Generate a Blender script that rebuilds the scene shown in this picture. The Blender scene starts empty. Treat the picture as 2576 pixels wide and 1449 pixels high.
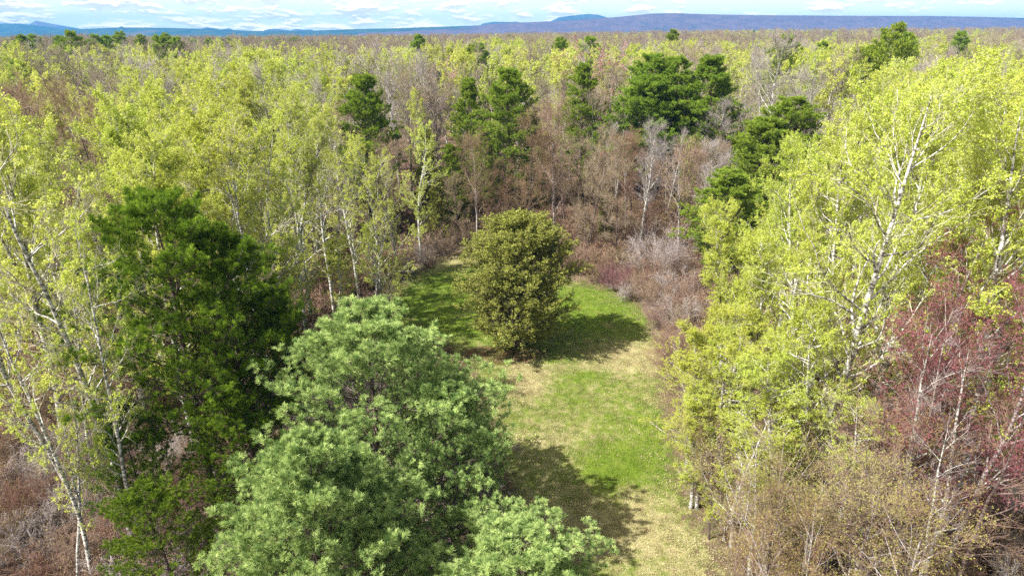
import bpy, math
import numpy as np

# ------------------------------------------------------------------ camera, sky, sun, exposure
scn = bpy.context.scene
COL = scn.collection
CAM_H = 24.0
PITCH = math.radians(20.4)
cam_d = bpy.data.cameras.new("camera")
cam_d.sensor_width = 36.0
cam_d.lens = 24.0
cam_d.clip_start = 0.5
cam_d.clip_end = 60000.0
cam = bpy.data.objects.new("camera", cam_d)
COL.objects.link(cam)
cam.location = (0, 0, CAM_H)
cam.rotation_euler = (math.radians(90) - PITCH, 0, 0)
scn.camera = cam

SUN_DIR = np.array([-0.80, -0.34, 1.02]); SUN_DIR = SUN_DIR / np.linalg.norm(SUN_DIR)   # towards the sun
SUN_EL = math.asin(SUN_DIR[2])
SUN_AZ = math.atan2(SUN_DIR[0], SUN_DIR[1])

world = bpy.data.worlds.new("World")
scn.world = world
world.use_nodes = True
wt = world.node_tree
wt.nodes.clear()
def N(t, kind, **kw):
    n = t.nodes.new(kind)
    for k, v in kw.items():
        setattr(n, k, v)
    return n
def math_node(t, op, a, b=None, clamp=False):
    n = N(t, 'ShaderNodeMath', operation=op, use_clamp=clamp)
    for i, v in enumerate((a, b)):
        if v is None: continue
        if isinstance(v, (int, float)): n.inputs[i].default_value = v
        else: t.links.new(v, n.inputs[i])
    return n.outputs[0]
def mixrgb(t, fac, a, b, blend='MIX'):
    n = N(t, 'ShaderNodeMix', data_type='RGBA', blend_type=blend)
    for sock, v in ((n.inputs[0], fac), (n.inputs[6], a), (n.inputs[7], b)):
        if isinstance(v, (int, float)): sock.default_value = v
        elif isinstance(v, (tuple, list)): sock.default_value = tuple(v) + (1,) if len(v) == 3 else v
        else: t.links.new(v, sock)
    return n.outputs[2]
def noise(t, vec, scale, detail=3, rough=0.5):
    n = N(t, 'ShaderNodeTexNoise')
    n.inputs['Scale'].default_value = scale
    n.inputs['Detail'].default_value = detail
    n.inputs['Roughness'].default_value = rough
    if vec is not None: t.links.new(vec, n.inputs['Vector'])
    return n.outputs['Fac']
def smooth(t, v, a, b):
    n = N(t, 'ShaderNodeMapRange', interpolation_type='SMOOTHSTEP')
    t.links.new(v, n.inputs[0])
    n.inputs[1].default_value = a; n.inputs[2].default_value = b
    return n.outputs[0]

sky = N(wt, 'ShaderNodeTexSky', sky_type='NISHITA')
sky.sun_disc = False
sky.sun_elevation = SUN_EL
sky.sun_rotation = SUN_AZ
sky.altitude = 50
sky.air_density = 1.0
sky.dust_density = 0.6
sky.ozone_density = 1.5
tc = N(wt, 'ShaderNodeTexCoord')
sep = N(wt, 'ShaderNodeSeparateXYZ'); wt.links.new(tc.outputs['Generated'], sep.inputs[0])
az = math_node(wt, 'ARCTAN2', sep.outputs[0], sep.outputs[1])
def cloud_vec(dz):
    c = N(wt, 'ShaderNodeCombineXYZ')
    wt.links.new(az, c.inputs[0])
    z1 = math_node(wt, 'ADD', sep.outputs[2], dz)
    z2 = math_node(wt, 'POWER', math_node(wt, 'MAXIMUM', math_node(wt, 'ADD', z1, 0.004), 0.0), 0.62)
    wt.links.new(math_node(wt, 'MULTIPLY', z2, 1.25), c.inputs[1])
    return c.outputs[0]
n1 = noise(wt, cloud_vec(0.0), 21.0, 4, 0.5)
n2 = noise(wt, cloud_vec(0.0022), 21.0, 4, 0.5)
# more cloud to the left of the view than to the right
bias = math_node(wt, 'MULTIPLY', az, -0.11)
m1 = math_node(wt, 'ADD', n1, bias)
m1 = math_node(wt, 'ADD', m1, math_node(wt, 'MULTIPLY', math_node(wt, 'SUBTRACT', noise(wt, cloud_vec(0.01), 5.0, 2, .5), 0.5), 0.35))
mask = smooth(wt, m1, 0.45, 0.62)
lit = smooth(wt, math_node(wt, 'SUBTRACT', n2, n1), 0.035, -0.045)
ccol = mixrgb(wt, lit, (8.6, 8.2, 7.2), (17, 14.4, 10.0))
skyc = mixrgb(wt, 0.8, sky.outputs[0], (11.5, 12.4, 8.6))
lowsky = smooth(wt, sep.outputs[2], 0.30, 0.02)
skyfinal = mixrgb(wt, lowsky, sky.outputs[0], skyc)
cl = mixrgb(wt, math_node(wt, 'MULTIPLY', mask, 0.93), skyfinal, ccol)
bg = N(wt, 'ShaderNodeBackground')
wt.links.new(cl, bg.inputs[0])
bg.inputs[1].default_value = 0.062
wo = N(wt, 'ShaderNodeOutputWorld'); wt.links.new(bg.outputs[0], wo.inputs[0])

sun_d = bpy.data.lights.new("sun", 'SUN')
sun_d.energy = 5.0
sun_d.angle = math.radians(0.5)
sun_d.color = (1.0, 0.955, 0.88)
sun = bpy.data.objects.new("sun", sun_d)
COL.objects.link(sun)
from mathutils import Vector
sun.rotation_euler = Vector(SUN_DIR.tolist()).to_track_quat('Z', 'Y').to_euler()
sun.location = (-80, -40, 120)

scn.view_settings.view_transform = 'Standard'
scn.view_settings.look = 'None'
scn.view_settings.exposure = 1.15
scn.view_settings.gamma = 1.0
scn.cycles.max_bounces = 5
scn.cycles.diffuse_bounces = 2
scn.cycles.glossy_bounces = 1
scn.cycles.transmission_bounces = 3
scn.cycles.volume_bounces = 0
scn.cycles.transparent_max_bounces = 4
scn.cycles.use_denoising = False
scn.cycles.caustics_reflective = False
scn.cycles.caustics_refractive = False

# ------------------------------------------------------------------ mapping photo pixels (2576 wide) <-> world, for measuring only
FPX = 2576 * 24.0 / 36.0
cp, sp = math.cos(PITCH), math.sin(PITCH)
def ray(px, py):
    a = (px - 1288) / FPX; b = -(py - 724.5) / FPX
    return np.array([a, cp + b * sp, -sp + b * cp])
def at_dist(px, py, d):
    r = ray(px, py); k = d / r[1]
    return r[0] * k, d, CAM_H + r[2] * k
def ground(px, py, z=0.0):
    r = ray(px, py); k = (z - CAM_H) / r[2]
    return r[0] * k, r[1] * k
def project(x, y, z):
    dz = z - CAM_H
    f = y * cp - dz * sp; u = y * sp + dz * cp
    return 1288 + FPX * x / f, 724.5 - FPX * u / f

# ------------------------------------------------------------------ tree growing in numpy
def nrm(a): return a / np.maximum(np.linalg.norm(a, axis=-1, keepdims=True), 1e-9)
def perp(t):
    ref = np.where(np.abs(t[..., 2:3]) < 0.9, np.array([0., 0, 1]), np.array([1., 0, 0]))
    u = nrm(np.cross(ref, t)); return u, np.cross(t, u)
def sample(pts, rad, idx, t):
    K = pts.shape[1] - 1
    f = t * K; i = np.clip(np.floor(f).astype(int), 0, K - 1); w = (f - i)[:, None]
    p = pts[idx, i] * (1 - w) + pts[idx, i + 1] * w
    r = rad[idx, i] * (1 - w[:, 0]) + rad[idx, i + 1] * w[:, 0]
    return p, nrm(pts[idx, i + 1] - pts[idx, i]), r
def path(rng, p0, d0, L, K, up=0.05, wob=0.1):
    n = len(p0); P = np.empty((n, K + 1, 3)); P[:, 0] = p0; d = nrm(d0).copy()
    for k in range(K):
        d = nrm(d + rng.normal(0, wob, (n, 3)) + np.array([0, 0, up]))
        P[:, k + 1] = P[:, k] + d * (L / K)[:, None]
    return P
def taper(r0, r1, K, n):
    s = np.linspace(0, 1, K + 1)
    return r0[:, None] * (1 - s) + (r1 if np.ndim(r1) else np.full(n, r1))[:, None] * s
def grow(rng, pts, rad, nc, t0, t1, ang, lfun, K, up, wob, rk=0.55, rtip=0.004, flat=0.0, az0=None):
    """children of every path in pts: nc each between t0 and t1"""
    n = len(pts); idx = np.repeat(np.arange(n), nc)
    j = np.tile(np.arange(nc), n)
    t = t0 + (t1 - t0) * (j + rng.uniform(0, 1, n * nc)) / nc
    p, tan, r = sample(pts, rad, idx, t)
    u, v = perp(tan)
    a = rng.uniform(0, 2 * np.pi, n * nc) if az0 is None else az0(j, rng)
    if flat > 0:   # keep sprays near the horizontal plane: left/right of the parent
        side = np.where(j % 2 == 0, 0.0, np.pi) + rng.normal(0, 1 - flat, n * nc)
        a = side
    an = np.radians(rng.normal(ang, ang * 0.18, n * nc))
    d = tan * np.cos(an)[:, None] + (u * np.cos(a)[:, None] + v * np.sin(a)[:, None]) * np.sin(an)[:, None]
    L = lfun(t, idx, rng)
    P = path(rng, p, d, L, K, up, wob)
    R = taper(np.minimum(r * rk, r), rtip, K, n * nc)
    return P, R, idx, t
def tubes(P, R, sides=3):
    n, K1, _ = P.shape
    T = np.empty_like(P)
    T[:, 1:-1] = P[:, 2:] - P[:, :-2]; T[:, 0] = P[:, 1] - P[:, 0]; T[:, -1] = P[:, -1] - P[:, -2]
    T = nrm(T)
    u0, _ = perp(nrm(P[:, -1] - P[:, 0]))
    u = nrm(u0[:, None] - T * np.sum(u0[:, None] * T, -1, keepdims=True)); v = np.cross(T, u)
    a = np.arange(sides) * 2 * np.pi / sides
    V = P[:, :, None] + R[:, :, None, None] * (u[:, :, None] * np.cos(a)[:, None] + v[:, :, None] * np.sin(a)[:, None])
    V = V.reshape(-1, 3)
    base = (np.arange(n) * K1 * sides)[:, None, None] + (np.arange(K1 - 1) * sides)[:, None] + np.arange(sides)
    nxt = (np.arange(n) * K1 * sides)[:, None, None] + (np.arange(K1 - 1) * sides)[:, None] + (np.arange(sides) + 1) % sides
    F = np.stack([base, nxt, nxt + sides, base + sides], -1).reshape(-1, 4)
    return V, F
def leaves(rng, P, size, up=0.35, asp=0.8, droop=0.0, axis=None, spread=1.0):
    n = len(P); s = size * rng.uniform(0.65, 1.3, n)[:, None]
    nor = nrm(rng.normal(0, 1, (n, 3)) + np.array([0, 0, up]))
    q = rng.normal(0, spread, (n, 3)) + np.array([0, 0, -droop])
    if axis is not None: q = q * 0.6 + axis
    u = nrm(np.cross(np.cross(nor, q), nor)); v = np.cross(nor, u)
    V = np.stack([P, P + u * s * 0.55 + v * s * asp * 0.5, P + u * s * 1.15, P + u * s * 0.55 - v * s * asp * 0.5], 1).reshape(-1, 3)
    F = np.arange(n * 4).reshape(n, 4)
    return V, F
def needles(rng, P, D, k, length, width, cone=1.0):
    """k thin blades fanning from every point P about direction D"""
    n = len(P); P2 = np.repeat(P, k, 0); D2 = np.repeat(D, k, 0)
    d = nrm(D2 + nrm(rng.normal(0, 1, (n * k, 3))) * cone * rng.uniform(0.4, 1.0, (n * k, 1)))
    s, _ = perp(d); ang = rng.uniform(0, 2 * np.pi, n * k)[:, None]
    w = nrm(s * np.cos(ang) + np.cross(d, s) * np.sin(ang))
    L = length * rng.uniform(0.75, 1.15, (n * k, 1))
    p0 = P2 + D2 * rng.uniform(-0.5, 0.15, (n * k, 1)) * length
    V = np.stack([p0 - w * width * 0.35, p0 + w * width * 0.35, p0 + d * L + w * width * 0.25, p0 + d * L - w * width * 0.25], 1).reshape(-1, 3)
    return V, np.arange(n * k * 4).reshape(-1, 4)

def build_mesh(name, chunks, mats, tint=None):
    """chunks: (V, F(n,4), material index, tint per face)"""
    Vs, Fs, Ms, Ts, off = [], [], [], [], 0
    for V, F, m, t in chunks:
        Vs.append(V); Fs.append(F + off); off += len(V)
        Ms.append(np.full(len(F), m, np.int32)); Ts.append(np.broadcast_to(np.asarray(t, float), len(F)))
    V = np.concatenate(Vs).astype(np.float32); F = np.concatenate(Fs).astype(np.int32)
    me = bpy.data.meshes.new(name)
    me.vertices.add(len(V)); me.vertices.foreach_set('co', V.ravel())
    me.loops.add(F.size); me.loops.foreach_set('vertex_index', F.ravel())
    me.polygons.add(len(F)); me.polygons.foreach_set('loop_start', np.arange(0, F.size, 4, dtype=np.int32))
    me.polygons.foreach_set('material_index', np.concatenate(Ms))
    me.update(calc_edges=True)
    at = me.attributes.new('tint', 'FLOAT', 'FACE'); at.data.foreach_set('value', np.concatenate(Ts).astype(np.float32))
    for m in mats: me.materials.append(m)
    return me

# ------------------------------------------------------------------ materials
def principled(t, **kw):
    b = N(t, 'ShaderNodeBsdfPrincipled')
    for k, v in kw.items(): b.inputs[k].default_value = v
    return b
def new_mat(name):
    m = bpy.data.materials.new(name); m.use_nodes = True; m.node_tree.nodes.clear(); return m
def leafy(name, c1, c2, c3=None, trans=0.4, rough=0.55, var=0.10, spec=0.25, hvar=0.02):
    """foliage: colour varies leaf by leaf (tint) and tree by tree (object random)"""
    m = new_mat(name); t = m.node_tree
    a = N(t, 'ShaderNodeAttribute', attribute_name='tint')
    oi = N(t, 'ShaderNodeObjectInfo')
    col = mixrgb(t, a.outputs['Fac'], c1, c2)
    if c3: col = mixrgb(t, math_node(t, 'MULTIPLY', oi.outputs['Random'], 0.75), col, mixrgb(t, 0.75, col, c3))
    hs = N(t, 'ShaderNodeHueSaturation')
    t.links.new(col, hs.inputs['Color'])
    r2 = math_node(t, 'FRACT', math_node(t, 'MULTIPLY', oi.outputs['Random'], 7.31))
    t.links.new(math_node(t, 'ADD', math_node(t, 'MULTIPLY', r2, 2 * hvar), 0.5 - hvar), hs.inputs['Hue'])
    t.links.new(math_node(t, 'ADD', math_node(t, 'MULTIPLY', oi.outputs['Random'], 2 * var), 1 - var), hs.inputs['Value'])
    b = principled(t, Roughness=rough); b.inputs['Specular IOR Level'].default_value = spec
    t.links.new(hs.outputs[0], b.inputs['Base Color'])
    tr = N(t, 'ShaderNodeBsdfTranslucent'); t.links.new(hs.outputs[0], tr.inputs[0])
    mx = N(t, 'ShaderNodeMixShader'); mx.inputs[0].default_value = trans
    t.links.new(b.outputs[0], mx.inputs[1]); t.links.new(tr.outputs[0], mx.inputs[2])
    o = N(t, 'ShaderNodeOutputMaterial'); t.links.new(mx.outputs[0], o.inputs[0])
    return m
def bark(name, c1, c2, scale=(3, 3, 9), lo=0.42, hi=0.6, var=0.12):
    m = new_mat(name); t = m.node_tree
    tc = N(t, 'ShaderNodeTexCoord'); mp = N(t, 'ShaderNodeMapping'); mp.inputs['Scale'].default_value = scale
    t.links.new(tc.outputs['Object'], mp.inputs[0])
    n = noise(t, mp.outputs[0], 1.0, 4, 0.6)
    col = mixrgb(t, smooth(t, n, lo, hi), c1, c2)
    oi = N(t, 'ShaderNodeObjectInfo'); hs = N(t, 'ShaderNodeHueSaturation'); t.links.new(col, hs.inputs['Color'])
    t.links.new(math_node(t, 'ADD', math_node(t, 'MULTIPLY', oi.outputs['Random'], 2 * var), 1 - var), hs.inputs['Value'])
    b = principled(t, Roughness=0.8); b.inputs['Specular IOR Level'].default_value = 0.2
    t.links.new(hs.outputs[0], b.inputs['Base Color'])
    o = N(t, 'ShaderNodeOutputMaterial'); t.links.new(b.outputs[0], o.inputs[0])
    return m
M = {
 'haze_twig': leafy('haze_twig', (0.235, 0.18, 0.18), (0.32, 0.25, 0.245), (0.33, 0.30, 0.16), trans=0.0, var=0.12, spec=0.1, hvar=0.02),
 'aspen_leaf': leafy('aspen_leaf', (0.37, 0.47, 0.035), (0.70, 0.76, 0.13), (0.58, 0.62, 0.15), trans=0.48, var=0.12, hvar=0.009),
 'aspen_bark': bark('aspen_bark', (0.13, 0.12, 0.11), (0.64, 0.63, 0.60), (3.4, 3.4, 9), 0.42, 0.55),
 'dark_bark': bark('dark_bark', (0.06, 0.04, 0.035), (0.17, 0.13, 0.12)),
 'grey_bark': bark('grey_bark', (0.20, 0.17, 0.16), (0.46, 0.42, 0.41)),
 'brown_twig': leafy('brown_twig', (0.19, 0.11, 0.075), (0.38, 0.235, 0.165), (0.27, 0.23, 0.21), trans=0.0, var=0.2, spec=0.1),
 'silver_twig': leafy('silver_twig', (0.28, 0.23, 0.22), (0.50, 0.45, 0.45), None, trans=0.0, var=0.15, spec=0.1),
 'aspen_twig': leafy('aspen_twig', (0.40, 0.36, 0.24), (0.62, 0.58, 0.46), None, trans=0.0, var=0.1, spec=0.1),
 'bud': leafy('bud', (0.28, 0.22, 0.06), (0.38, 0.37, 0.10), (0.34, 0.27, 0.09), trans=0.3, var=0.2, hvar=0.03),
 'red_bud': leafy('red_bud', (0.19, 0.055, 0.065), (0.33, 0.14, 0.155), None, trans=0.3, var=0.1, hvar=0.006),
 'red_twig': leafy('red_twig', (0.17, 0.07, 0.075), (0.32, 0.17, 0.17), None, trans=0.0, var=0.1, hvar=0.006),
 'pink_bud': leafy('pink_bud', (0.42, 0.12, 0.14), (0.50, 0.24, 0.26), None, trans=0.3, var=0.1, hvar=0.006),
 'pink_twig': leafy('pink_twig', (0.32, 0.20, 0.20), (0.46, 0.33, 0.34), None, trans=0.0, var=0.1, hvar=0.006),
 'pine_blue': leafy('pine_blue', (0.075, 0.18, 0.035), (0.72, 0.86, 0.33), None, trans=0.32, spec=.1, var=0.06, hvar=0.006),
 'pine_dark': leafy('pine_dark', (0.040, 0.10, 0.010), (0.33, 0.46, 0.040), None, trans=0.32, spec=.1, var=0.08, hvar=0.006),
 'pine_mid': leafy('pine_mid', (0.10, 0.19, 0.012), (0.50, 0.58, 0.055), (0.20, 0.33, 0.06), trans=0.35, spec=.1, var=0.12, hvar=0.008),
 'cedar': leafy('cedar', (0.135, 0.155, 0.024), (0.43, 0.45, 0.09), None, trans=0.2, var=0.05),
}

# ------------------------------------------------------------------ tree prototypes: each returns (trunk mesh, crown mesh, height)
def make_aspen(seed, H, R, base_t, lod, fork=0, leaf_mat='aspen_leaf', lean=0.0, density=1.0, bark_mat='aspen_bark', nlf=1.0, wob=0.045, lsc=1.0, tk=1.0):
    rng = np.random.default_rng(seed)
    nl, ns, nt, npt, lsz = {0: (40, 9, 7, 21, .064), 1: (34, 7, 6, 16, .096), 2: (26, 6, 4, 11, .165)}[lod]
    nl = int(nl * nlf); lsz *= lsc
    K = 16
    tr = path(rng, np.zeros((1, 3)), np.array([[lean, 0, 1.0]]), np.array([H]), K, 0.10, wob)
    tr[:, :, 2] *= H / tr[0, -1, 2]
    s = np.linspace(0, 1, K + 1); r0 = H * 0.0095 * tk
    rt = (r0 * (1 - s) ** 0.8 + 0.012)[None]
    stems, srad = [tr], [rt]
    if fork:
        f, fr, _, _ = grow(rng, tr, rt, fork, 0.36, 0.62, 17, lambda t, i, g: (1 - t) * H * 0.93, 12, 0.05, 0.05, rk=0.85, rtip=0.012)
        stems.append(f); srad.append(fr)
    tubs = [tubes(p, r, 7 if lod < 2 else 4) for p, r in zip(stems, srad)]
    def prof(t):
        q = np.clip((t - base_t) / (1 - base_t), 0, 1)
        return R * (np.sin(np.pi * np.clip(q * 0.80 + 0.15, 0, 1)) ** 0.75)
    LP, LR = [], []
    P1, R1, i1, t1 = grow(rng, tr, rt, nl, base_t, 0.985, 52, lambda t, i, g: prof(t) * g.uniform(0.75, 1.25, len(t)) + 0.25, 7, 0.10, 0.16, rk=0.5, rtip=0.008)
    LP.append(P1); LR.append(R1)
    if fork:
        P1f, R1f, _, _ = grow(rng, stems[1], srad[1], max(6, nl // 2), 0.12, 0.97, 48, lambda t, i, g: R * 0.62 * (1 - t * .7) * g.uniform(0.7, 1.2, len(t)), 7, 0.10, 0.16, rk=0.55, rtip=0.008)
        LP.append(P1f); LR.append(R1f)
    P1 = np.concatenate(LP); R1 = np.concatenate(LR)
    tubs.append(tubes(P1, R1, 4 if lod == 0 else 3))
    L1 = np.linalg.norm(P1[:, -1] - P1[:, 0], axis=1)
    P2, R2, i2, t2 = grow(rng, P1, R1, ns, 0.22, 1.0, 42, lambda t, i, g: L1[i] * 0.42 * (1.15 - t) * g.uniform(0.7, 1.3, len(t)) + 0.28, 4, 0.10, 0.15, rk=0.6, rtip=0.005)
    P3, R3, i3, t3 = grow(rng, P2, R2, nt, 0.15, 1.0, 45, lambda t, i, g: g.uniform(0.22, 0.62, len(t)), 3, 0.08, 0.15, rk=0.6, rtip=0.003)
    wood = [(V, F, 0, 0.5) for V, F in tubs]
    v2 = tubes(P2, np.maximum(R2, 0.006 + 0.003 * lod), 3)
    v3 = tubes(P3, np.maximum(R3, 0.0035 + 0.002 * lod), 3)
    # leaves along the twigs, in clumps with gaps
    keep = rng.uniform(0, 1, len(P3)) < (0.74 if lod == 0 else 0.66) * density
    P3k = P3[keep]
    tt = rng.uniform(0.15, 1.0, (len(P3k), npt)); K3 = 3
    f = tt * K3; ii = np.clip(np.floor(f).astype(int), 0, K3 - 1); w = (f - ii)[..., None]
    rr = np.arange(len(P3k))[:, None]
    LPt = P3k[rr, ii] * (1 - w) + P3k[rr, ii + 1] * w
    LPt = (LPt + rng.normal(0, 0.035 + 0.02 * lod, LPt.shape)).reshape(-1, 3)
    V, F = leaves(rng, LPt, lsz, up=0.25, asp=0.9, droop=0.5)
    ct = np.repeat(rng.uniform(0, 1, len(P3k)), npt) * 0.5 + rng.uniform(0, 0.5, len(V) // 4)
    trunk = build_mesh('aspen_trunk', wood, [M[bark_mat]])
    crown = build_mesh('aspen_crown', [(*v2, 1, rng.uniform(0, 1, len(v2[1]))), (*v3, 1, 0.3), (V, F, 0, ct)], [M[leaf_mat], M['aspen_twig']])
    return trunk, crown, H

def make_bare(seed, H, R, base_t, lod, twig='brown_twig', bk='grey_bark', bud='bud', budn=2, multi=1, buds=0.035, ang=42, up=0.07, dens=1.0, nlf=1.0):
    rng = np.random.default_rng(seed)
    nl, ns, nt, nq = {0: (24, 9, 8, 6), 1: (20, 8, 7, 4), 2: (16, 6, 6, 2)}[lod]
    nl = int(nl * nlf); ns, nt, nq = max(4, round(ns * dens)), max(4, round(nt * dens)), max(2, round(nq * dens))
    thick = {0: 1.0, 1: 1.5, 2: 2.6}[lod]
    st = path(rng, rng.normal(0, 0.12 * (multi > 1), (multi, 3)) * [1, 1, 0], np.concatenate([rng.normal(0, 0.04 + 0.16 * (multi > 1), (multi, 2)), np.ones((multi, 1))], 1), H * rng.uniform(0.82, 1.0, multi), 12, 0.06, 0.05)
    st[:, :, 2] *= H / st[:, -1, 2].max()
    s = np.linspace(0, 1, 13); r0 = H * 0.0095 / math.sqrt(multi)
    rs = np.tile(r0 * (1 - s) ** 0.85 + 0.010, (multi, 1))
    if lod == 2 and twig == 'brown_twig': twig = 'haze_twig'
    def prof(t):
        q = np.clip((t - base_t) / (1 - base_t), 0, 1)
        return R * (np.sin(np.pi * np.clip(q * 0.80 + 0.16, 0, 1)) ** 0.6)
    P1, R1, _, _ = grow(rng, st, rs, max(5, int(nl / multi ** 0.6)), base_t, 0.97, ang, lambda t, i, g: prof(t) * g.uniform(0.8, 1.25, len(t)) + 0.2, 7, up, 0.12, rk=0.55, rtip=0.007)
    L1 = np.linalg.norm(P1[:, -1] - P1[:, 0], axis=1)
    P2, R2, _, _ = grow(rng, P1, R1, ns, 0.15, 1.0, 36, lambda t, i, g: L1[i] * 0.5 * (1.1 - t) * g.uniform(0.7, 1.3, len(t)) + 0.3, 4, up * .8, 0.12, rk=0.6, rtip=0.005)
    P3, R3, _, _ = grow(rng, P2, R2, nt, 0.1, 1.0, 36, lambda t, i, g: g.uniform(0.3, 0.9, len(t)) * R / 3.2, 3, 0.04, 0.14, rk=0.6, rtip=0.003)
    P4, R4, _, _ = grow(rng, P3, R3, nq, 0.1, 1.0, 38, lambda t, i, g: g.uniform(0.15, 0.42, len(t)) * R / 3.2, 2, 0.03, 0.14, rk=0.7, rtip=0.002)
    wood = [(*tubes(st, rs, 7 if lod < 2 else 4), 0, .5), (*tubes(P1, R1, 4 if lod < 2 else 3), 0, .5)]
    ch = []
    for P, R_, mn in ((P2, R2, 0.006), (P3, R3, 0.0042), (P4, R4, 0.0032)):
        v = tubes(P, np.maximum(R_, mn * thick), 3)
        ch.append((*v, 0, np.repeat(rng.uniform(0, 1, len(P)), len(v[1]) // len(P))))
    if budn:
        bp = np.repeat(P4[:, -1], budn, 0) + rng.normal(0, 0.02, (len(P4) * budn, 3))
        bp = bp[rng.uniform(0, 1, len(bp)) < 0.7]
        V, F = leaves(rng, bp, buds * (1, 1.35, 2.2)[lod], up=0.2, asp=0.7)
        ch.append((V, F, 1, rng.uniform(0, 1, len(F))))
    trunk = build_mesh('bare_trunk', wood, [M[bk]])
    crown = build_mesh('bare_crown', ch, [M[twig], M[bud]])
    return trunk, crown, H

def make_pine(seed, H, R, lod, mat, base_t=0.12, peak=0.30, droopy=0.0, tops=1, gap=0.0):
    rng = np.random.default_rng(seed)
    wh = {0: 0.66, 1: 0.62, 2: 1.0}[lod]
    nper, ns, nt, kn, nl, nw = {0: (5, 13, 6, 34, .17, .016), 1: (5, 10, 5, 15, .21, .034), 2: (6, 9, 3, 10, .34, .08)}[lod]
    K = 14
    tr = path(rng, np.zeros((tops, 3)) + rng.normal(0, .25, (tops, 3)) * [1, 1, 0] * (tops > 1), np.tile([[0, 0, 1.0]], (tops, 1)) + rng.normal(0, .10, (tops, 3)) * [1, 1, 0] * (tops > 1), np.full(tops, H) * np.linspace(1, 0.86, tops), K, 0.12, 0.02)
    tr[:, :, 2] *= H / tr[:, -1, 2].max()
    s = np.linspace(0, 1, K + 1)
    rt = np.tile(H * 0.0115 * (1 - s) ** 0.9 + 0.012, (tops, 1))
    nw_ = int(H * (1 - base_t) / wh) * nper
    def prof(t):
        q = np.clip((1 - t) / (1 - peak), 0, 1)
        low = np.clip((t - base_t) / max(peak - base_t, 1e-3), 0, 1) * 0.35 + 0.65
        return R * (q ** 0.62) * np.where(t < peak, low, 1.0)
    lobes = rng.uniform(0, 2 * np.pi, 6)
    P1, R1, i1, t1 = grow(rng, tr, rt, nw_, base_t, 0.992, 64, lambda t, i, g: prof(t) * g.uniform(0.72, 1.25, len(t)) + 0.22, 7, 0.035, 0.07, rk=0.36, rtip=0.006,
                          az0=lambda j, g: j * 2.39996 + g.normal(0, 0.3, len(j)))
    keep = rng.uniform(0, 1, len(P1)) > gap
    P1 = P1[keep]; R1 = R1[keep]
    L1 = np.linalg.norm(P1[:, -1] - P1[:, 0], axis=1)
    P2, R2, _, t2 = grow(rng, P1, R1, ns, 0.25, 1.0, 46, lambda t, i, g: L1[i] * 0.30 * (1.12 - t) * g.uniform(0.7, 1.3, len(t)) + 0.25, 4, 0.11 - droopy, 0.08, rk=0.6, rtip=0.005, flat=0.55)
    P3, R3, _, _ = grow(rng, P2, R2, nt, 0.42 if lod == 0 else 0.2, 1.0, 42, lambda t, i, g: g.uniform(0.10, 0.26 if lod == 0 else .4, len(t)), 2, 0.16 - droopy, 0.10, rk=0.7, rtip=0.004)
    wood = [(*tubes(tr, rt, 8 if lod < 2 else 5), 0, .5), (*tubes(P1, R1, 4 if lod < 2 else 3), 0, .5)]
    if lod < 2: wood.append((*tubes(P2, np.maximum(R2, .006), 3), 0, .5))
    Pt = np.concatenate([P3[:, -1], P2[:, -1], P1[:, -1], tr[:, -1], P3[:, 1]])
    Dt = np.concatenate([nrm(P3[:, -1] - P3[:, -2]), nrm(P2[:, -1] - P2[:, -2]), nrm(P1[:, -1] - P1[:, -2]), np.tile([[0, 0, 1.0]], (tops, 1)), nrm(P3[:, 1] - P3[:, 0])])
    if lod != 1: Pt = Pt[:len(P3) + len(P2) + len(P1) + tops]; Dt = Dt[:len(Pt)]
    Dt = nrm(Dt + np.array([0, 0, 0.25]))
    V, F = needles(rng, Pt, Dt, kn, nl, nw, 1.15)
    tt = np.repeat(rng.uniform(0, 1, len(Pt)) ** 1.3, kn) * 0.75 + rng.uniform(0, 0.25, len(F))
    trunk = build_mesh('pine_trunk', wood, [M['dark_bark']])
    crown = build_mesh('pine_crown', [(V, F, 0, tt)], [M[mat]])
    return trunk, crown, H

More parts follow.
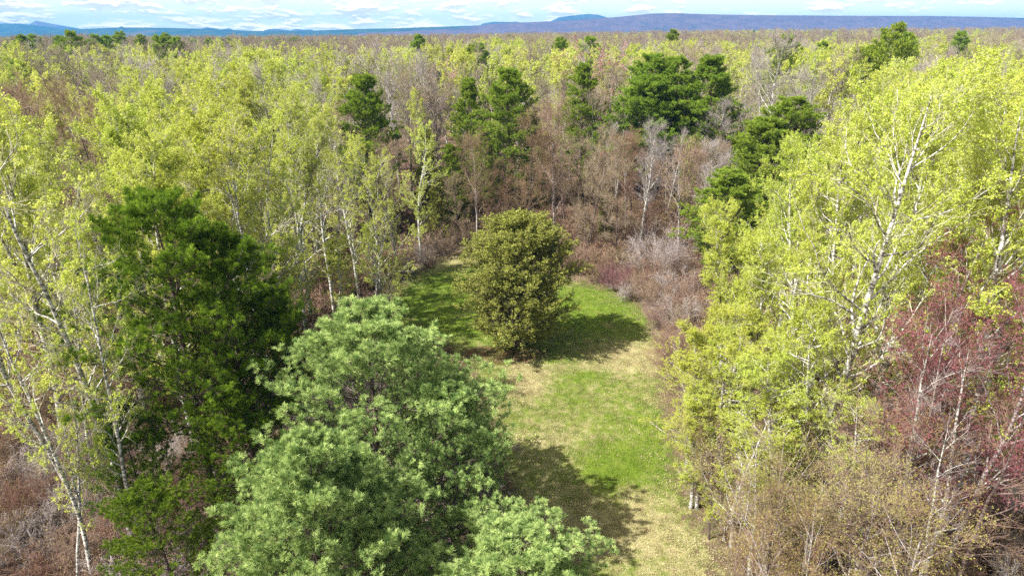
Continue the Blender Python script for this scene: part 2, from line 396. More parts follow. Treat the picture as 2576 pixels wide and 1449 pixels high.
def make_cedar(seed, H, R, lod, mat='cedar', base_t=0.05, shape='round', twigs=True):
    rng = np.random.default_rng(seed)
    nl, ns, nt, nf, sz = {0: (200, 10, 8, 12, .105), 1: (90, 7, 5, 4, .20), 2: (60, 5, 4, 3, .34)}[lod]
    K = 12
    tr = path(rng, np.zeros((1, 3)), np.array([[0, 0, 1.0]]), np.array([H * 0.93]), K, 0.12, 0.02)
    s = np.linspace(0, 1, K + 1); rt = (H * 0.014 * (1 - s) + 0.015)[None]
    if shape == 'round':
        prof = lambda t: R * np.clip(np.sin(np.pi * np.clip(t * 0.80 + 0.235, 0, 1)), 0.02, 1) ** 0.55 * np.where(t < .2, .78 + t * 1.1, 1.0)
    else:
        prof = lambda t: R * (1.02 - t) ** 0.7
    P1, R1, _, t1 = grow(rng, tr, rt, nl, base_t, 0.99, 62, lambda t, i, g: prof(t) * g.uniform(0.88, 1.07, len(t)), 6, 0.07, 0.07, rk=0.35, rtip=0.006,
                         az0=lambda j, g: j * 2.39996 + g.normal(0, 0.35, len(j)))
    L1 = np.linalg.norm(P1[:, -1] - P1[:, 0], axis=1)
    P2, R2, _, _ = grow(rng, P1, R1, ns, 0.28, 1.0, 42, lambda t, i, g: L1[i] * 0.26 * (1.2 - t) * g.uniform(0.7, 1.3, len(t)) + 0.25, 3, 0.10, 0.1, rk=0.6, rtip=0.005)
    P3, R3, _, _ = grow(rng, P2, R2, nt, 0.1, 1.0, 40, lambda t, i, g: g.uniform(0.15, 0.4, len(t)), 2, 0.10, 0.1, rk=0.7, rtip=0.003)
    idx = np.repeat(np.arange(len(P3)), nf); tt = rng.uniform(0.1, 1.05, len(idx))
    p = P3[idx, 0] * (1 - tt)[:, None] + P3[idx, -1] * tt[:, None]
    ax = nrm(P3[idx, -1] - P3[idx, 0])
    V, F = leaves(rng, p, sz, up=0.3, asp=0.42, axis=ax)
    tn = np.repeat(rng.uniform(0, 1, len(P3)), nf) * 0.5 + rng.uniform(0, .5, len(F))
    trunk = build_mesh('cedar_trunk', [(*tubes(tr, rt, 7), 0, .5), (*tubes(P1, R1, 4), 0, .5), (*tubes(P2, np.maximum(R2, .006), 3), 0, .5)], [M['dark_bark']])
    crown = build_mesh('cedar_crown', [(V, F, 0, tn), (*tubes(P3, np.maximum(R3, .004), 3), 1, .3)], [M[mat], M['brown_twig']])
    return trunk, crown, H

def make_shrub(seed, H, R, lod, twig='brown_twig', bud='bud', stems=16, buds=.03, budn=1):
    rng = np.random.default_rng(seed)
    n2, n3, n4 = {0: (9, 7, 5), 1: (8, 6, 3), 2: (6, 5, 2)}[lod]
    th = (1.0, 1.6, 2.6)[lod]
    a = rng.uniform(0, 2 * np.pi, stems); q = np.sqrt(rng.uniform(0, 1, stems))
    d = np.stack([np.cos(a) * q * R / H * 1.1, np.sin(a) * q * R / H * 1.1, np.ones(stems)], 1)
    p0 = np.stack([np.cos(a) * q * .25 * R, np.sin(a) * q * .25 * R, np.zeros(stems)], 1)
    st = path(rng, p0, d, H * rng.uniform(0.75, 1.05, stems) * np.sqrt(1 + (q * R / H * .7) ** 2) * .95, 7, 0.02, 0.08)
    rs = taper(np.full(stems, 0.012 * H / 4 + .012), 0.006, 7, stems)
    P2, R2, _, _ = grow(rng, st, rs, n2, 0.15, 1.0, 38, lambda t, i, g: H * 0.34 * g.uniform(0.5, 1.2, len(t)) * (1.15 - .6 * t), 4, 0.06, 0.12, rk=.6, rtip=.004)
    P3, R3, _, _ = grow(rng, P2, R2, n3, 0.1, 1.0, 38, lambda t, i, g: H * 0.13 * g.uniform(0.5, 1.3, len(t)) + .1, 3, 0.04, 0.14, rk=.6, rtip=.003)
    P4, R4, _, _ = grow(rng, P3, R3, n4, 0.1, 1.0, 40, lambda t, i, g: H * 0.05 * g.uniform(0.5, 1.3, len(t)) + .08, 2, 0.03, 0.15, rk=.6, rtip=.002)
    ch = []
    for P, R_, mn in ((P2, R2, 0.006), (P3, R3, 0.0042), (P4, R4, 0.003)):
        v = tubes(P, np.maximum(R_, mn * th), 3); ch.append((*v, 0, np.repeat(rng.uniform(0, 1, len(P)), len(v[1]) // len(P))))
    if budn:
        bp = np.repeat(P4[:, -1], budn, 0); bp = bp[rng.uniform(0, 1, len(bp)) < .7]
        V, F = leaves(rng, bp, buds * (1, 1.5, 2.4)[lod], up=.2, asp=.7); ch.append((V, F, 1, rng.uniform(0, 1, len(F))))
    trunk = build_mesh('shrub_stems', [(*tubes(st, rs, 4), 0, .5)], [M['grey_bark']])
    crown = build_mesh('shrub_crown', ch, [M[twig], M[bud]])
    return trunk, crown, H

_cache = {}
SPEC = {
 # kind: (maker, list of variant kwargs)
 'main_aspen': (make_aspen, [dict(H=20, R=4.6, base_t=.24, density=.7, wob=.018)]),
 'aspen': (make_aspen, [dict(H=20, R=4.0, base_t=.16), dict(H=20, R=4.4, base_t=.15, fork=2), dict(H=20, R=3.3, base_t=.18, fork=1), dict(H=20, R=3.7, base_t=.12), dict(H=20, R=4.9, base_t=.16, fork=3)]),
 'thin_aspen': (make_aspen, [dict(H=20, R=3.5, base_t=.20, density=.45), dict(H=20, R=4.0, base_t=.18, fork=2, density=.5)]),
 'sparse_aspen': (make_aspen, [dict(H=20, tk=.8, R=3.2, base_t=.34, density=.19, fork=1, lean=-.08, nlf=.6, lsc=1.35), dict(H=20, tk=.75, R=2.8, base_t=.32, density=.21, lean=-.14, nlf=.65, lsc=1.35)]),
 'pole': (make_bare, [dict(H=15, R=2.4, base_t=.42, twig='silver_twig', bk='aspen_bark', dens=.5, budn=0, ang=45, nlf=.5), dict(H=15, R=2.6, base_t=.4, bk='dark_bark', dens=.5, ang=45, nlf=.5)]),
 'birch': (make_aspen, [dict(H=15, R=4.4, base_t=.12, density=.6, wob=.03)]),
 'bare': (make_bare, [dict(H=14, R=3.8, base_t=.16, bk='dark_bark'), dict(H=14, R=4.6, base_t=.24), dict(H=14, R=3.4, base_t=.12, multi=2, bk='dark_bark'), dict(H=14, R=4.0, base_t=.3, bk='dark_bark', dens=.8)]),
 'silver': (make_bare, [dict(H=18, R=3.4, base_t=.30, twig='silver_twig', bk='aspen_bark', budn=0, ang=30, multi=2), dict(H=18, R=3.8, base_t=.34, twig='silver_twig', bk='aspen_bark', budn=0, ang=34)]),
 'olive': (make_bare, [dict(H=12, R=3.4, base_t=.2, budn=4, buds=.055, bk='grey_bark', dens=.62), dict(H=12, R=3.0, base_t=.2, budn=4, buds=.055, multi=3, dens=.6, ang=32)]),
 'maple': (make_bare, [dict(H=15, R=3.2, base_t=.25, twig='red_twig', bud='red_bud', budn=9, buds=.055, ang=26, dens=.8), dict(H=15, R=3.2, base_t=.22, twig='red_twig', bud='red_bud', budn=9, buds=.055, multi=2, ang=26, dens=.6)]),
 'pink_maple': (make_bare, [dict(H=15, R=4.2, base_t=.25, twig='pink_twig', bud='pink_bud', budn=3, buds=.05, dens=.8)]),
 'pine_near': (make_pine, [dict(H=14, R=6.3, mat='pine_blue', base_t=.06, peak=.25), dict(H=14, R=5.2, mat='pine_blue', base_t=.06, peak=.3, tops=2)]),
 'pine_shade': (make_pine, [dict(H=17, R=5.8, mat='pine_dark', base_t=.30, peak=.45, gap=.06), dict(H=17, R=5.4, mat='pine_dark', base_t=.2, peak=.42, gap=.08)]),
 'pine': (make_pine, [dict(H=20, R=5.0, mat='pine_mid', base_t=.16, peak=.36, gap=.12), dict(H=20, R=6.2, mat='pine_mid', base_t=.12, peak=.30, gap=.1, tops=2), dict(H=20, R=4.6, mat='pine_mid', base_t=.14, peak=.3, gap=.15)]),
 'cedar_round': (make_cedar, [dict(H=11.4, R=4.55, base_t=.03)]),
 'cedar_dark': (make_cedar, [dict(H=12, R=2.3, shape='cone'), dict(H=12, R=2.8, shape='cone')]),
 'shrub': (make_shrub, [dict(H=4, R=2.4), dict(H=4, R=2.9, buds=.04), dict(H=4, R=2.0), dict(H=4, R=2.6, twig='silver_twig', stems=12)]),
 'grey_shrub': (make_shrub, [dict(H=5.6, R=3.2, twig='silver_twig', stems=30, budn=0)]),
 'red_shrub': (make_shrub, [dict(H=3, R=2.2, twig='red_twig', bud='red_bud', stems=20)]),
}
def proto(kind, var, lod):
    mk, vs = SPEC[kind]; var = var % len(vs)
    k = (kind, var, lod)
    if k not in _cache:
        _cache[k] = mk(seed=(sum(map(ord, kind)) * 7 + var * 131 + lod * 17), lod=lod, **vs[var])
    return _cache[k]

NAME = {'pink_maple': 'red_maple', 'pole': 'bare_tree', 'main_aspen': 'aspen_tree', 'aspen': 'aspen_tree', 'thin_aspen': 'aspen_tree', 'sparse_aspen': 'aspen_tree', 'birch': 'aspen_tree', 'bare': 'bare_tree', 'silver': 'silver_tree',
        'olive': 'budding_tree', 'maple': 'red_maple', 'pine_near': 'pine_tree', 'pine_shade': 'pine_tree', 'pine': 'pine_tree',
        'cedar_round': 'cedar_tree', 'cedar_dark': 'cedar_tree', 'shrub': 'shrub', 'grey_shrub': 'shrub', 'red_shrub': 'shrub'}
CAT = {'aspen_tree': 'aspen', 'bare_tree': 'bare tree', 'silver_tree': 'bare tree', 'budding_tree': 'budding tree', 'red_maple': 'maple', 'pine_tree': 'pine', 'cedar_tree': 'cedar', 'shrub': 'shrub'}
placed = []
members = {}
vrng = np.random.default_rng(11)
def place(kind, x, y, h, label, group=None, var=None, w=1.0, rz=None, lod=None, tilt=(0, 0), z=0.0):
    d = math.hypot(x, y)
    if lod is None: lod = 0 if d < 44 else (1 if d < 100 else 2)
    if var is None: var = int(vrng.integers(0, 99))
    tm, cm, H = proto(kind, var, lod)
    nm = NAME[kind]
    e = bpy.data.objects.new(nm, None); COL.objects.link(e)
    e.empty_display_size = 0.5
    e.location = (x, y, z + ground_z(x, y))
    e.rotation_euler = (tilt[0], tilt[1], vrng.uniform(0, 6.283) if rz is None else rz)
    s = h / H; e.scale = (s * w, s * w, s)
    e['label'] = label; e['category'] = CAT[nm]
    if group:
        e['group'] = group; members.setdefault(group, []).append((math.atan2(x, y), d, e))
    for me, pn in ((tm, 'stems' if nm == 'shrub' else 'trunk'), (cm, 'crown')):
        o = bpy.data.objects.new(pn, me); o.parent = e; COL.objects.link(o)
    placed.append((x, y, kind, h))
    return e

# ------------------------------------------------------------------ ground
def ground_z(x, y):
    d = np.hypot(x, y); azm = np.arctan2(x, y)
    s = np.clip((d - 220) / 900, 0, 1); s = s * s * (3 - 2 * s)
    rise = np.interp(azm, [-0.7, -0.3, 0.0, 0.35, 0.7], [-2.0, -1.5, 3.0, 8.0, 10.0])
    lump = 0.12 * np.sin(x * 0.21 + 1.3) * np.cos(y * 0.17) + 0.08 * np.sin(x * .5 + y * .37)
    return s * rise + lump * np.clip(1 - d / 300, 0, 1) - np.clip((d - 1300) / 1500, 0, 1) * 16
meadow_px = [(1210, 612), (1120, 655), (1040, 700), (960, 770), (1000, 850), (1130, 880), (1180, 930), (1230, 1010), (1250, 1150), (1290, 1260), (1330, 1349), (1370, 1460), (1400, 1700),
             (1850, 1700), (1800, 1449), (1740, 1300), (1700, 1180), (1670, 1060), (1670, 950), (1665, 880), (1640, 820), (1600, 775), (1540, 735), (1470, 722), (1330, 690), (1260, 650)]
MEADOW = np.array([ground(*p) for p in meadow_px])
def inside(px, py, poly):
    r = np.zeros(np.shape(px), bool); n = len(poly); j = n - 1
    for i in range(n):
        xi, yi = poly[i]; xj, yj = poly[j]
        c = ((yi > py) != (yj > py)) & (px < (xj - xi) * (py - yi) / (yj - yi + 1e-12) + xi)
        r ^= c; j = i
    return r
def sdist(px, py, poly):
    """signed distance to a polygon, positive inside"""
    d = np.full(np.shape(px), 1e9)
    for i in range(len(poly)):
        a = poly[i]; b = poly[(i + 1) % len(poly)]; ab = b - a
        t = np.clip(((px - a[0]) * ab[0] + (py - a[1]) * ab[1]) / (ab @ ab), 0, 1)
        d = np.minimum(d, np.hypot(px - a[0] - t * ab[0], py - a[1] - t * ab[1]))
    return np.where(inside(px, py, poly), d, -d)

def ground_mat():
    m = new_mat('forest_floor_and_grass'); t = m.node_tree
    at = lambda n: N(t, 'ShaderNodeAttribute', attribute_name=n).outputs['Fac']
    tc = N(t, 'ShaderNodeTexCoord').outputs['Object']
    fine = noise(t, tc, 9.0, 6, 0.7); vfine = noise(t, tc, 34.0, 4, 0.7); mid = noise(t, tc, 1.3, 5, 0.65); big = noise(t, tc, 0.22, 4, 0.6)
    # grass: straw and green
    g = math_node(t, 'ADD', at('straw'), math_node(t, 'ADD', math_node(t, 'MULTIPLY', math_node(t, 'SUBTRACT', mid, 0.5), 1.5), math_node(t, 'MULTIPLY', math_node(t, 'SUBTRACT', vfine, 0.5), 1.3)))
    straw = mixrgb(t, vfine, (0.36, 0.31, 0.12), (0.74, 0.69, 0.38))
    green = mixrgb(t, fine, (0.12, 0.20, 0.018), (0.30, 0.38, 0.05))
    grass = mixrgb(t, smooth(t, g, 0.30, 0.75), green, straw)
    # forest floor: leaf litter
    lit = mixrgb(t, smooth(t, vfine, 0.35, 0.65), (0.13, 0.075, 0.055), (0.34, 0.24, 0.19))
    lit = mixrgb(t, smooth(t, mid, 0.45, 0.7), lit, (0.20, 0.13, 0.09))
    needle = mixrgb(t, vfine, (0.13, 0.055, 0.035), (0.30, 0.17, 0.11))
    e = math_node(t, 'ADD', at('grass'), math_node(t, 'MULTIPLY', math_node(t, 'SUBTRACT', mid, 0.5), 1.5))
    e = math_node(t, 'ADD', e, math_node(t, 'MULTIPLY', math_node(t, 'SUBTRACT', fine, 0.5), 0.6))
    col = mixrgb(t, smooth(t, e, 0.40, 0.62), lit, grass)
    ne = math_node(t, 'ADD', at('needles'), math_node(t, 'MULTIPLY', math_node(t, 'SUBTRACT', fine, 0.5), 0.9))
    col = mixrgb(t, smooth(t, ne, 0.4, 0.65), col, needle)
    b = principled(t, Roughness=0.95); b.inputs['Specular IOR Level'].default_value = 0.1
    t.links.new(col, b.inputs['Base Color'])
    bp = N(t, 'ShaderNodeBump'); bp.inputs['Strength'].default_value = 1.0; bp.inputs['Distance'].default_value = 0.12
    t.links.new(math_node(t, 'ADD', fine, vfine), bp.inputs['Height']); t.links.new(bp.outputs[0], b.inputs['Normal'])
    o = N(t, 'ShaderNodeOutputMaterial'); t.links.new(b.outputs[0], o.inputs[0])
    return m
def STRAW(x, y):
    straw = 0.43 + 0.10 * np.sin(x * .35 + 1) * np.sin(y * .23)
    def blob(px, py, rx, ry, amt):
        gx, gy = ground(px, py); return amt * np.exp(-((x - gx) / rx) ** 2 - ((y - gy) / ry) ** 2)
    straw = straw + blob(1500, 1340, 3.2, 2.4, .40) + blob(1325, 955, 1.3, 2.6, .9) + blob(1580, 890, 3, 2.2, .4) + blob(1450, 930, 5, 1.2, .25) + blob(1170, 640, 3, 4, .35) + blob(1620, 1250, 1.5, 3.0, .2) + blob(1400, 1100, 2, 2, .15) + blob(1700, 1400, 2, 3, .2)
    straw = straw - blob(1560, 1170, 1.9, 1.6, .62) - blob(1500, 775, 4, 5, .6) - blob(1480, 945, 1.6, .9, .3) - blob(1120, 740, 4.5, 6, .45) - blob(1170, 820, 2.5, 2.5, .3) - blob(1530, 1210, 1.4, 1, .2) - blob(1650, 1080, 1.2, 2, .2) + blob(1530, 815, .8, .8, .5)
    return straw
def build_ground():
    g = lambda a, b, s: np.arange(a, b, s)
    xs = np.concatenate([-np.geomspace(7200, 130, 40), g(-120, -30, 4), g(-30, 34, .6), g(34, 120, 4), np.geomspace(130, 7200, 40)])
    ys = np.concatenate([g(-60, 18, 6), g(18, 92, .6), g(92, 300, 6), np.geomspace(300, 7200, 50)])
    X, Y = np.meshgrid(xs, ys); Z = ground_z(X, Y)
    V = np.stack([X, Y, Z], -1).reshape(-1, 3)
    ny, nx = X.shape; i = (np.arange(ny - 1)[:, None] * nx + np.arange(nx - 1)).ravel()
    F = np.stack([i, i + 1, i + nx + 1, i + nx], -1)
    me = build_mesh('ground', [(V, F, 0, 0.5)], [ground_mat()])
    x, y = V[:, 0], V[:, 1]
    sd = sdist(x, y, MEADOW)
    near = np.hypot(x, y) < 150
    grass = np.where(near, np.clip(0.5 + sd / 5.0, 0, 1), 0.0)
    straw = STRAW(x, y)
    cx, cy = ground(1290, 872)
    need = 0.95 * np.exp(-(((x - cx + .8) / 4.2) ** 2 + ((y - cy + 1.3) / 2.2) ** 2) ** 1.5)
    for nme, val in (('grass', grass), ('straw', straw), ('needles', need)):
        a = me.attributes.new(nme, 'FLOAT', 'POINT'); a.data.foreach_set('value', val.astype(np.float32))
    for p in me.polygons[:0]: pass
    me.polygons.foreach_set('use_smooth', np.ones(len(F), bool))
    o = bpy.data.objects.new('ground', me); o['kind'] = 'structure'; COL.objects.link(o)
build_ground()

# ------------------------------------------------------------------ hills on the horizon
def hill_mat(name, c1, c2, c3):
    m = new_mat(name); t = m.node_tree
    tc = N(t, 'ShaderNodeTexCoord').outputs['Object']
    n = noise(t, tc, 0.012, 6, 0.7); n2 = noise(t, tc, 0.0022, 5, 0.6)
    col = mixrgb(t, smooth(t, n, 0.42, 0.58), c1, c2)
    col = mixrgb(t, smooth(t, n2, 0.56, 0.66), col, c3)
    b = principled(t, Roughness=1.0); b.inputs['Specular IOR Level'].default_value = 0.0
    t.links.new(col, b.inputs['Base Color'])
    bp = N(t, 'ShaderNodeBump'); bp.inputs['Strength'].default_value = 0.25; bp.inputs['Distance'].default_value = 4
    t.links.new(n, bp.inputs['Height']); t.links.new(bp.outputs[0], b.inputs['Normal'])
    o = N(t, 'ShaderNodeOutputMaterial'); t.links.new(b.outputs[0], o.inputs[0])
    return m
def hills(name, dist, depth, sky_px, mat, seed, rough=0.05, step=3):
    """a range whose crest stands at 'dist'; crest heights measured on the photo's skyline (px, py)"""
    rng = np.random.default_rng(seed)
    px = np.array([p[0] for p in sky_px], float); py = np.array([p[1] for p in sky_px], float)
    xs = np.arange(px[0], px[-1] + 1, step)
    yy = np.interp(xs, px, py)
    k = np.array([at_dist(a, b, dist) for a, b in zip(xs, yy)])
    crest = k[:, 2] + 20
    nz = rng.normal(0, 1, len(xs)); nz = np.convolve(nz, [.25, .5, .25], 'same')
    crest = crest + nz * rough * dist * 0.0006
    rows = []
    prof = [(-1.0, 0.0), (-.8, .10), (-.6, .28), (-.4, .52), (-.22, .76), (-.1, .92), (0, 1.0), (.15, .93), (.4, .6), (.7, .25), (1.0, 0)]
    for j, (q, hgt) in enumerate(prof):
        n = np.convolve(rng.normal(0, 1, len(xs) + 80), np.ones(81) / 9, 'valid') if j not in (0, 6, 10) else 0
        z = -20 + np.maximum(crest, 0.5) * hgt * (1 + 0.07 * n * (hgt < .8) * (0 < j < 10))
        s = (dist + q * depth) / dist
        rows.append(np.stack([k[:, 0] * s, np.full(len(xs), dist + q * depth), z], -1))
    V = np.concatenate(rows); nx = len(xs); i = (np.arange(len(prof) - 1)[:, None] * nx + np.arange(nx - 1)).ravel()
    F = np.stack([i, i + 1, i + nx + 1, i + nx], -1)
    me = build_mesh('hills', [(V, F, 0, .5)], [mat]); me.polygons.foreach_set('use_smooth', np.ones(len(F), bool))
    o = bpy.data.objects.new('hills', me); o['kind'] = 'structure'; COL.objects.link(o)
green_h = hill_mat('wooded_hill_dark', (0.02, 0.045, 0.025), (0.05, 0.075, 0.03), (0.10, 0.09, 0.06))
brown_h = hill_mat('wooded_hill_bare', (0.09, 0.065, 0.085), (0.12, 0.085, 0.10), (0.05, 0.055, 0.06))
far_h = hill_mat('far_mountain', (0.04, 0.06, 0.05), (0.07, 0.08, 0.07), (0.12, 0.10, 0.09))
hills('hills', 6600, 450, [(-300, 74), (60, 70), (90, 53), (110, 57), (150, 64), (200, 73), (215, 80)], far_h, 1, .02)
hills('hills', 6500, 400, [(1195, 72), (1215, 60), (1240, 56), (1300, 56), (1330, 62), (1385, 55), (1405, 45), (1440, 40), (1480, 36), (1505, 38), (1530, 46), (1560, 60)], far_h, 2, .02)
hills('hills', 6300, 350, [(495, 78), (505, 74), (520, 69), (540, 72), (556, 76), (575, 72), (590, 77), (600, 80)], far_h, 3, .02)
hills('hills', 6300, 350, [(660, 80), (672, 75), (690, 73), (715, 76), (730, 78), (745, 74), (765, 76), (780, 75), (800, 80)], far_h, 4, .02)
hills('hills', 5600, 500, [(-500, 62), (-100, 60), (0, 60), (50, 60), (100, 66), (160, 75), (220, 78), (260, 84)], green_h, 5, .04)
hills('hills', 4900, 600, [(-200, 90), (0, 86), (130, 77), (250, 72), (300, 70), (305, 67), (312, 70), (420, 71), (530, 74), (640, 79), (760, 79), (900, 74), (1000, 72), (1110, 68), (1180, 66), (1260, 62), (1330, 62), (1400, 60)], green_h, 6, .05)
hills('hills', 4300, 800, [(900, 84), (1050, 78), (1150, 72), (1250, 60), (1400, 54), (1500, 48), (1560, 43), (1640, 35), (1700, 34), (1780, 37), (1900, 39), (2050, 40), (2200, 41), (2330, 41), (2450, 43), (2576, 46), (2800, 50), (3300, 60)], brown_h, 7, .05)

# ------------------------------------------------------------------ hand-placed trees
def base_at(px, py): return ground(px, py)
def T(kind, px, top, dist, label, group=None, **kw):
    x, y, h = at_dist(px, top, dist)
    return place(kind, x, y, h, label, group, **kw)
# the lone cedar in the clearing
cx, cy = ground(1302, 872)
place('cedar_round', cx, cy, 11.6, 'rounded olive green cedar standing alone in the grassy clearing', lod=0, w=1.24, rz=1.0)
# near pines, bottom centre
T('pine_near', 1055, 850, 32, 'blue green pine tip showing behind the right shoulder of the biggest bushy one', var=0, w=.9)
T('pine_near', 930, 790, 27.0, 'big blue green pine with soft needle tufts below the clearing', var=0, w=1.25)
T('pine_near', 755, 1080, 19.5, 'lower bushy blue green pine in front of the big one, left side', var=1, w=1.05)
T('pine_near', 1120, 985, 25.5, 'blue green pine crowding the right side of the big bushy pine', var=0, w=1.0)
T('pine_near', 1270, 1365, 18.0, 'small blue green pine whose boughs reach over the grass at the bottom edge', var=0, w=1.6)
# dark pines, left
T('pine_shade', 400, 520, 29.5, 'tallest dark green pine on the left with bare lower trunk', var=0, w=1.0, lod=0)
T('pine_shade', 560, 600, 31, 'dark green pine right beside the tallest dark one', var=1, w=1.05, lod=0)
T('pine_shade', 660, 745, 33, 'dark green pine at the right edge of the dark pine trio', var=0, w=.8, lod=0)
T('pine_shade', 560, 985, 26.5, 'short yellow green pine in front of the dark pines', var=1, w=1.0, lod=0)
T('pine_shade', 390, 1230, 22.5, 'low yellow green young pine at the bottom left', var=0, w=1.2, lod=0)
T('pine_shade', 300, 1010, 27, 'young pine behind the leaning white aspens', var=1, w=.9, lod=0)
# left near aspens
for (px, top, d, v, lab) in [(60, 1010, 24, 0, 'small sparse aspen in the brown brush at the lower left corner'),
    (-20, 480, 30, 0, 'sparse aspen at the left edge, half outside the photo'), (130, 700, 31, 1, 'middle sized sparse aspen behind the leaning white trunks')]:
    T('sparse_aspen', px, top, d, lab, var=v)
T('sparse_aspen', 60, 230, 27, 'tall leaning white barked aspen with few leaves at the left edge', var=1, w=1.0)
T('sparse_aspen', 185, 560, 25.5, 'thin leaning white barked aspen in front of the dark pines', var=1, w=.8, rz=.2)
T('sparse_aspen', 20, 690, 24, 'short white barked aspen at the far left edge of the photo', var=1, w=.9)
# left stand, standing between the dark pines and the clearing
x, y = ground(785, 838); place('thin_aspen', x, y, 19.6, 'slender pale aspen with dark lower trunk left of the clearing', var=1, lod=0)
x, y = ground(972, 838); place('birch', x, y, 14.8, 'low branching white barked aspen whose boughs hang over the grass left of the cedar', var=0, lod=0)
x, y = ground(842, 800); place('thin_aspen', x, y, 17.0, 'thin grey aspen just behind the low branching one beside the clearing', var=0, lod=0)
x, y = ground(905, 760); place('thin_aspen', x, y, 17.5, 'leafy aspen sapling behind the two slender aspens left of the clearing', var=0)
x, y = ground(1000, 690); place('thin_aspen', x, y, 13.0, 'narrow leafy aspen at the far left corner of the clearing', var=2, w=.9)
for i, (px, top, d, k, v, lab) in enumerate([
    (300, 290, 42, 'aspen', 1, 'broad yellow green aspen behind the dark pines, left one'),
    (480, 255, 46, 'aspen', 4, 'broad yellow green aspen rising behind the two dark pines, right one'),
    (640, 330, 44, 'aspen', 0, 'narrow yellow green aspen between the dark pines and the slender pale aspen'),
    (230, 400, 38, 'thin_aspen', 1, 'half leafed aspen close behind the leaning aspens on the left'),
    (90, 330, 40, 'thin_aspen', 0, 'half leafed aspen at the left edge behind the leaning ones'),
    (400, 400, 50, 'aspen', 3, 'short leafy aspen right behind the top of the tallest dark pine'),
    (720, 420, 50, 'thin_aspen', 0, 'small thin aspen just left of the slender pale aspen'),
    (-60, 280, 36, 'aspen', 1, 'leafy aspen cut by the left edge of the photo')]):
    T(k, px, top, d, lab, var=v)
for i, (px, top, d) in enumerate([(620, 560, 52), (690, 640, 50), (830, 600, 55), (880, 660, 52), (930, 560, 60), (560, 520, 47), (760, 560, 60)]):
    T('aspen' if i % 3 else 'thin_aspen', px, top, d, 'low leafy young aspen under the taller ones left of the clearing', 'young aspens left of the clearing', w=1.3)
for i, (px, py, h) in enumerate([(40, 1330, 2.6), (150, 1260, 3.0), (330, 1330, 2.2), (60, 1180, 2.8), (420, 1390, 2.4), (-40, 1440, 2.6), (220, 1440, 2.2), (20, 1060, 3.2), (250, 1120, 2.6)]):
    x, y = ground(px, py); place('shrub', x, y, h, 'tangled leafless brown shrub in the lower left corner', 'tangled shrubs in the lower left corner', lod=0)
for i, (px, py, h) in enumerate([(1900, 1440, 2.4), (2020, 1400, 2.8), (2150, 1440, 2.6), (2280, 1400, 3.0), (2400, 1440, 2.8), (2500, 1400, 3.2), (1850, 1340, 2.6), (1960, 1300, 3.0), (2350, 1330, 3.2), (1860, 1460, 1.8)]):
    x, y = ground(px, py); place('shrub', x, y, h, 'tangled leafless brown shrub in the lower right thicket', 'tangled shrubs in the lower right thicket', lod=0, w=.9)
# right stand
for (px, top, d, k, v, w, lab) in [
    (2225, 225, 28.5, 'main_aspen', 0, 1.1, 'tallest aspen of the right stand with a thick white trunk to the ground'),
    (1850, 548, 38, 'aspen', 1, 1.0, 'small bright aspen at the left tip of the right stand beside the grass'),
    (1935, 500, 42, 'aspen', 1, .9, 'leafy aspen filling the gap behind the small bright one'),
    (2010, 450, 45, 'aspen', 0, .9, 'leafy aspen in front of the rounded bright green pine'),
    (2095, 375, 37, 'aspen', 1, .85, 'rounded leafy aspen second from the grass in the right stand'),
    (2170, 245, 40, 'aspen', 1, .9, 'wide leafy aspen behind the white trunked one, on its left'),
    (2400, 250, 33, 'aspen', 4, 1.0, 'wide leafy aspen with forked white limbs right of the tallest one'),
    (2520, 235, 38, 'aspen', 1, 1.0, 'tall leafy aspen near the right edge behind the red maples'),
    (2620, 290, 25.5, 'aspen', 0, 1.1, 'aspen with a thick white trunk in the lower right corner'),
    (2330, 215, 45, 'aspen', 4, 1.0, 'leafy aspen at the back of the right stand between the two tallest'),
    (2190, 350, 34, 'aspen', 3, .85, 'shorter aspen leaning against the tallest one on the right'),
    (1945, 600, 33, 'aspen', 2, 1.0, 'low leafy aspen in front of the right stand near the grass'),
    (2020, 640, 29.5, 'aspen', 3, 1.0, 'low leafy aspen with drooping pale boughs left of the white trunk'),
    (1800, 860, 30.5, 'aspen', 3, 1.3, 'low aspen bough spreading over the grass edge at the right'),
    (2110, 800, 27, 'aspen', 3, 1.2, 'young leafy aspen at the foot of the tallest one'),
    (1770, 980, 30.5, 'aspen', 2, 1.5, 'lowest aspen sapling leaning over the grass at the right'),
    (1880, 830, 31, 'aspen', 0, 1.3, 'low aspen with drooping boughs in the right stand'),
    (1890, 1010, 27.5, 'aspen', 3, 1.5, 'small lime aspen sapling in front of the right stand'),
    (2010, 930, 26.5, 'aspen', 0, 1.5, 'small lime aspen sapling left of the thick white trunk'),
    (2160, 1010, 25.0, 'thin_aspen', 0, 1.4, 'thin lime aspen sapling at the foot of the thick white trunk'),
    (1770, 760, 33.5, 'aspen', 1, 1.3, 'slim lime aspen at the grass edge below the small bright one'),
    (2450, 420, 29, 'thin_aspen', 1, 1.0, 'half leafed aspen standing among the red maples'),
    (2680, 250, 34, 'aspen', 1, 1.0, 'leafy aspen cut by the right edge of the photo')]:
    T(k, px, top, d, lab, var=v, w=w)
for (px, top, d, v, lab) in [
    (2440, 640, 25.5, 1, 'tallest red maple with crimson buds at the right'),
    (2330, 800, 26.5, 0, 'red maple left of the tallest one, in front of aspen leaves'),
    (2560, 760, 24, 0, 'red maple cut by the right edge of the photo'),
        (2260, 960, 27, 1, 'small red maple beside the thick white trunk')]:
    T('maple', px, top, d, lab, var=v)
hrng = np.random.default_rng(5)
